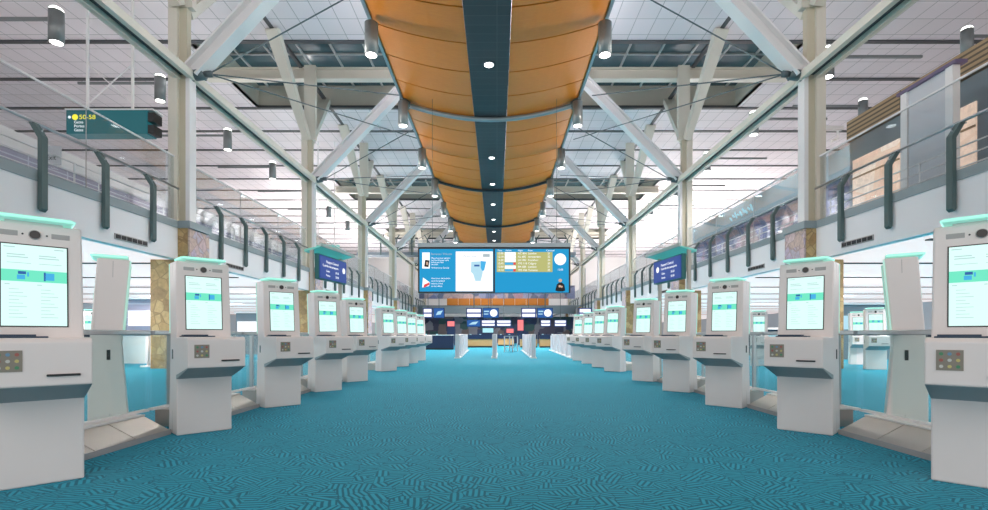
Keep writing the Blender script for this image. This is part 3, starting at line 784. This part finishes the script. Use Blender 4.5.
# screens over the counters
def mon(x0, x1, y, z0, z1, kind, label, hang=3.0):
    e = empty('information_screen', ((x0+x1)/2, y, z0), 0, label, 'screen', 'information screens above the counters')
    w = (x1-x0)/2; h = z1-z0
    MB().box(-w, w, 0, .12, 0, h).build('housing', 'navy', e)
    a = MB().box(-w+.03, w-.03, -.008, .0, .03, h-.03).build('display', 'snavy' if kind else 'signblue', e)
    if kind == 0:
        MB().box(-w+.06, w-.08, -.012, -.008, h*.56, h-.07).box(-w+.06, w-.08, -.012, -.008, .08, h*.42).build('white_rows', 'screenwhite', a)
    elif kind == 1:
        MB().disc((w*.35, -.012, h*.5), h*.36, (0, 1, 0)).build('white_badge', 'screenwhite', a)
        MB().box(-w+.08, -w*.2, -.012, -.008, h*.6, h*.72).box(-w+.08, -w*.3, -.012, -.008, h*.35, h*.45).build('text_lines', 'spale', a)
    else:
        MB().prism([(-w+.15, h*.3), (-w*.2, h*.65), (w*.7, h*.75), (w*.3, h*.35)], lambda p, s_: (p[0], -.012+.004*s_, p[1])).build('pale_picture', 'spale', a)
    MB().tube([(0, .06, h), (0, .06, hang)], .02, 6).build('hanger', 'rod', e)
    return e
K = .06
k = 0
for x0, x1, kd, wd in ((-4.45, -3.85, 0, 'leftmost of the front row, white rows'), (-3.82, -3.15, 2, 'second from left of the front row, pale picture'),
                   (-1.85, -.90, 0, 'third from left of the front row, white rows'), (-.86, .12, 1, 'left of centre, blue with a round white badge'),
                   (1.45, 2.36, 0, 'right of centre in the front row, white rows'), (2.40, 3.36, 1, 'right in the front row, blue with a round white badge'),
                   (4.9, 5.7, 0, 'rightmost of the front row, partly behind kiosks')):
    mon(x0, x1, 30, 2.04, 2.66, kd, 'blue information screen, '+wd)
for x0, x1, kd, wd in ((-2.3, -1.25, 2, 'leftmost of the lower row behind'), (-1.2, -.1, 0, 'second from left of the lower row behind'), (-.05, 1.1, 0, 'third from left of the lower row behind'),
                       (3.3, 4.1, 0, 'second from right of the lower row behind'), (4.35, 5.3, 0, 'rightmost of the lower row behind')):
    mon(x0, x1, 38, 1.65, 2.2, kd, 'small information screen, '+wd, 3)
# counters
def counter(x0, x1, y, front, label, h=1.05):
    e = empty('service_counter', ((x0+x1)/2, y, 0), 0, label, 'counter', 'service counters at the aisle end')
    w = (x1-x0)/2
    MB().box(-w, w, 0, .7, 0, h-.35 if front != 'navy' else h-.05).build('front_panel', front, e)
    MB().box(-w, w, -.05, .72, h-.35 if front != 'navy' else h-.05, h).build('counter_top', 'navy' if front != 'navy' else 'kerbtop', e)
    m = MB()
    for q in range(max(2, int(w*2/.8))): m.box(-w+.2+q*.8, -w+.34+q*.8, .2, .3, h, h+.06)
    m.build('desk_items', 'spale', e)
    MB().box(-w+.02, w-.02, -.01, .0, 0, .12).build('plinth', 'black', e)
counter(-5.3, -3.05, 35, 'navy', 'dark navy counter at the left end of the aisle')
counter(-2.45, -.25, 41, 'counterwood', 'wood-fronted counter left of the aisle centre')
counter(.1, 1.6, 47, 'counterwood', 'farthest wood-fronted counter near the aisle centre')
counter(1.9, 3.3, 41, 'counterwood', 'wood-fronted counter right of the aisle centre')
counter(3.5, 6.2, 41, 'counterwood', 'wood-fronted counter behind the rightmost gate row')
# gate rows
for xn, xf, n, wd in ((-1.75, -1.98, 6, 'row left of the aisle centre'), (-.12, -.02, 3, 'row at the aisle centre'), (1.62, 1.72, 6, 'row right of the aisle centre'), (3.35, 3.6, 6, 'row at the right of the aisle end')):
    for q in range(n):
        yy = 22+q*2.0; x = xn+(xf-xn)*q/5
        e = empty('gate_panel', (x, yy, 0), 0, 'low white gate panel, %s in the %s' % (['nearest', 'second', 'third', 'fourth', 'fifth', 'farthest'][q] if n == 6 else ['nearest', 'second', 'farthest'][q], wd), 'barrier', 'gate panels in the '+wd)
        MB().box(-.09, .09, 0, .22, 0, 1.07).build('pillar', 'gatewhite', e, bevel=.03)
        MB().box(-.02, .02, .2, 1.5, .12, 1.0).build('panel', 'gatewhite', e)
        MB().box(-.13, .13, -.03, 1.5, 0, .05).build('foot_rail', 'white_steel', e)
# stools at centre right
for q, x in enumerate((.7, 1.05)):
    e = empty('trolley', (x*1.0, 30+q*1.5, 0), 0, 'small grey trolley frame by the gates, %s' % ('left one' if q == 0 else 'right one'), 'trolley', 'trolley frames by the gates')
    for a in (-.25, .25):
        for b_ in (0, .5): MB().tube([(a, b_, 0), (a, b_, .95)], .03, 6).build('leg', 'chrome', e)
    MB().box(-.28, .28, -.03, .53, .93, .98).build('top', 'ribsteel', e)
    MB().box(-.26, .26, 0, .5, .25, .28).build('shelf', 'ribsteel', e)
# red and blue glow displays
for x, y, w, z0, z1, mm, l in ((2.35, 52, .6, 1.5, 2.6, 'neon_red', 'glowing red shop display beyond the far counters, larger one'), (1.3, 50, .7, 1.25, 1.65, 'neon_red', 'small glowing red shop display beyond the far counters'),
                               (-4.6, 50, .7, 1.9, 2.4, 'neon_red', 'glowing pink-red shop display beyond the navy counter'), (-.9, 56, 1.2, 1.3, 1.8, 'neon_blue', 'pale blue lit display beyond the wood counters')):
    e = empty('lit_display', (x*y/50, y, 0), 0, l, 'display')
    MB().box(-w/2-.05, w/2+.05, 0, .4, 0, z1+.1).build('cabinet', 'navy', e)
    MB().box(-w/2, w/2, -.02, 0, z0, z1).build('lit_face', mm, e)

# ------------------------------------------------------------------ upper galleries
# left: low lilac display wall with rails
for k in range(5):
    y0 = 8+k*9.
    e = empty('display_partition', (-13.4, y0, ZE-.1), 0, 'low lilac panelled partition on the left gallery, %s from the camera' % ORD[k], 'partition', 'lilac partitions on the left gallery')
    MB().box(-.2, .0, .1, 8.8, 0, 1.75).build('panel', 'lilac', e)
    MB().box(-.25, .06, .05, 8.85, 1.75, 1.85).build('cap', 'white_steel', e)
    MB().box(.0, .3, .1, 8.8, .55, .62).build('ledge', 'white_steel', e)
    MB().box(.0, .04, .1, 8.8, .9, 1.2).build('band', 'slate', e)
e = empty('wall_notice', (-10.6, 11.9, ZE+.55), 0, 'small white notice on the left gallery glass beside a bracket', 'notice')
MB().box(-.22, .22, 0, .02, 0, .45).build('sheet', 'screenpanel', e)
text('lettering', 'Exit', .16, 'black', e, (-.14, -.004, .12))
# right: shop wall with slats, lit windows
e = empty('shop_front', (12.2, 0, ZE-.1), 0, 'slatted wood and slate shopfront with lit windows on the right gallery', 'shopfront')
MB().box(0, .3, 4, 17.3, 0, 3.25).build('slate_wall', 'slate', e)
MB().box(-.1, .3, 4, 17.3, 3.25, 3.95).build('slatted_band', 'slat', e)
for a, b_ in ((15.1, 17.1), (14.05, 14.4), (12.7, 13.3), (9.0, 12.2)):
    w = MB().box(-.04, .0, a, b_, .1, 2.55).build('lit_window', 'shoplit', e)
    MB().box(-.07, -.04, a, b_, 1.9, 1.95).build('window_bar', 'slat', w)
e = empty('frosted_screen', (10.58, 11.55, ZE-.1), 0, 'tall frosted panel with purple cap behind the right balustrade', 'screen panel')
MB().box(0, .05, .2, 1.35, 0, 2.85).build('panel', 'screenpanel', e)
for yy in (.0, 1.3): MB().box(-.05, .12, yy, yy+.2, 0, 2.85).build('post', 'white_steel', e)
MB().box(-.08, .2, -.1, 1.6, 2.85, 2.93).build('cap', 'purple', e)
e = empty('mural_wall', (14.2, 17.5, ZE-.1), 0, 'purple and pink mural wall on the right gallery behind the second balustrade bay', 'mural')
MB().box(0, .3, 0, 18, 0, 3.0).build('mural', 'muralwall', e)
MB().box(-.3, .3, 0, 18, 3.0, 4.1).build('dark_fascia', 'slate', e)
m = MB()
for q in range(9): m.bar((-.34, 9.6+q*.3, 3.35+.12*(q % 2)), (-.34, 9.85+q*.3, 3.75-.1*(q % 3)), .05, .09)
m.build('lit_lettering', 'neon_blue', e)
for q in range(4): MB().box(-.9, -.86, .3, 7, .4+.28*q, .43+.28*q).build('rail', 'white_steel', e)
e = empty('security_camera', (10.72, 15.8, CZ+6.5), 0, 'white security camera on a bracket right of the nearest right column', 'camera')
MB().box(-.35, .25, 0, .16, 0, .13).build('housing', 'white_steel', e, bevel=.02)
MB().tube([(.1, .08, 0), (.1, .08, -.25), (-.1, .08, -.35)], .035, 8).build('bracket', 'white_steel', e)
# gallery side wall behind far left
struct(MB().box(-20.3, -20, 40, YEND, ZE, ZE+4.5).build('wall_left_gallery', 'whitewall'), 'low white wall at the back of the left gallery')
e = empty('hanging_sign', (-12.0, 35, CZ+5.6), 0, 'small teal hanging sign far along the left gallery', 'sign')
MB().box(-.9, .9, 0, .3, 0, .7).build('panel', 'canopyglass', e); MB().box(-.6, -.55, .1, .15, .7, 8).box(.55, .6, .1, .15, .7, 8).build('hanger', 'white_steel', e)

# ------------------------------------------------------------------ under the galleries
for k, (x0, x1, y, l) in enumerate(((-14.5, -9.2, 17.2, 'white low wall under the left gallery, beside the nearest left kiosk'), (-9.0, -6.9, 20.0, 'white low wall seen between the second and third left kiosks'),)):
    e = empty('low_wall', ((x0+x1)/2, y, 0), 0, l, 'low wall')
    w = (x1-x0)/2
    MB().box(-w, w, 0, .2, .05, 1.0).build('panel', 'whitewall', e)
    MB().box(-w-.02, w+.02, -.03, .23, 1.0, 1.06).build('cap', 'ribsteel', e)
e = empty('barrier_post', (-11.3, 16.2, 0), 0, 'white barrier post on a round foot before the low white wall on the left', 'barrier')
MB().tube([(0, 0, .03), (0, 0, .95)], .04, 10).build('pole', 'white_steel', e, True); MB().disc((0, 0, .02), .22, (0, 0, 1), 20, .04).build('foot', 'white_steel', e)
for k, (x, y, h, w, mm, l) in enumerate(((-15.5, 22, 2.6, 1.6, 'lilac', 'grey-lilac booth far under the left gallery'), (-18, 26, 2.3, 2.6, 'slate', 'dark booth far under the left gallery, behind the lilac one'),
                       (-13.2, 27, 2.2, 1.8, 'slate', 'dark booth under the left gallery seen right of the second left kiosk'), (15.5, 21, 2.3, 2.4, 'slate', 'dark booth far under the right gallery'),
                       (19, 25, 2.2, 2.2, 'lilac', 'grey-lilac booth farthest under the right gallery'), (13.5, 25, 1.3, 1.6, 'navy', 'low navy desk under the right gallery'))):
    e = empty('service_booth', (x, y, 0), 0, l, 'booth')
    MB().box(-w/2, w/2, 0, .9, 0, h).build('body', mm, e)
    s1 = MB().box(-w/2+.1, w/2-.1, -.05, 0, h*.55, h*.8).build('window', 'screenwhite' if k % 2 == 0 else 'spale', e)
    MB().box(-w/2-.05, w/2+.05, -.15, 1.0, h, h+.1).build('roof', 'white_steel', e)

# ------------------------------------------------------------------ lights
def area(loc, sx_, sy_, power, rot=(0, 0, 0), col=(1, 1, 1), spread=PI):
    l = bpy.data.lights.new('area_light', 'AREA'); l.shape = 'RECTANGLE'; l.size = sx_; l.size_y = sy_; l.energy = power; l.color = col; l.spread = spread
    o = bpy.data.objects.new('area_light', l); COL.objects.link(o); o.location = loc; o.rotation_euler = rot
    return o
# luminous panels in the gallery soffits
for sx, side in ((-1, 'left'), (1, 'right')):
    for k in range(6):
        for j, xx in enumerate((13.5, 20)):
            yy = 5.5+k*8
            o = MB().box(sx*xx-.9, sx*xx+.9, yy-.3, yy+.3, ZB-.015, ZB-.002).build('soffit_light_panel', 'lightpanel')
            tag(o, 'flush white light panel in the %s soffit, %s from the camera in the %s line' % (side, ORD[k], 'inner' if j == 0 else 'outer'), 'light', 'soffit light panels')
            a = area((sx*xx, yy, ZB-.03), 1.8, .6, 260, col=(1, .95, .93))
for xx in (-4, 0, 4):  # added spots without fixtures, brighten the wood bulkhead and aisle end
    l = lamp_or_fill_spot((xx, 55, 7.0), 500, size=1.6, col=(1, .9, .8)); l.rotation_euler = Vector((0, 5, -2.2)).to_track_quat('-Z', 'Y').to_euler()
    lamp_or_fill_spot((xx, 44, 7.5), 900, size=2.2)
# unseen area lights added over the gallery floors to brighten the ceiling
for sx in (-1, 1):
    for yy in (14, 24, 34, 44, 54, 64, 76):
        area((sx*20, yy, ZE+.9), 2.5, 2.5, (5 if yy < 20 else 45) if yy < 45 else 2400, rot=(PI, 0, 0), col=(1, .96, .93))
# upward fill added above the canopy, no fixture there, lightens the roof panels
for yy in (4, 12, 20, 28, 36, 44, 52): area((cx0, yy, ZED+.5), 5, 1.2, 170 if yy > 25 else (90 if yy < 10 else (280 if yy < 15 else 620)), rot=(PI, 0, 0), col=(1, .95, 1))
for yy, p in ((17.3, 900), (26.4, 1000), (31, 1900), (35.8, 2600), (40.5, 2600), (45.2, 1500), (49.5, 1200)):
    lamp_or_fill_spot((cx0, yy, ZMID-.14), p, size=2.4, col=(.97, .98, 1))

for sx in (-1, 1):  # fill spots added at the column heads to light the canopy wood
    for yc in COLY+[5.2]:
        l = lamp_or_fill_spot((sx*9.2, yc, CZ+7.6), 900, True, 1.5, (1, .95, .88)); l.data.shadow_soft_size = .06
        l.rotation_euler = Vector((-sx*8.6, 1.5, 3.0)).to_track_quat('-Z', 'Y').to_euler()
for sx in (-1, 1):  # more unseen fill, added along the gallery edges and aimed at the canopy
    for k in range(9):
        l = lamp_or_fill_spot((sx*9.7, 7+5.35*k, ZE+.95), 480, True, 1.35, (1, .95, .88)); l.data.shadow_soft_size = .05
        l.rotation_euler = Vector((-sx*9., 0, 5.6)).to_track_quat('-Z', 'Y').to_euler()
w = bpy.data.worlds.new('world'); S.world = w; w.use_nodes = True
bg = w.node_tree.nodes['Background']; bg.inputs[0].default_value = (1., .97, .94, 1); bg.inputs[1].default_value = 1.25

# ------------------------------------------------------------------ camera
cd = bpy.data.cameras.new('camera'); cam = bpy.data.objects.new('camera', cd); COL.objects.link(cam)
cam.location = (0, 0, CZ); cam.rotation_euler = (PI/2, 0, 0)
cd.sensor_width = 36; cd.lens = 36*500/988
cd.shift_x = -3/988; cd.shift_y = 80/988; cd.clip_start = .05; cd.clip_end = 300
S.camera = cam
S.view_settings.view_transform = 'Standard'; S.view_settings.look = 'None'
S.view_settings.exposure = .15; S.view_settings.gamma = 1; S.view_settings.use_curve_mapping = False
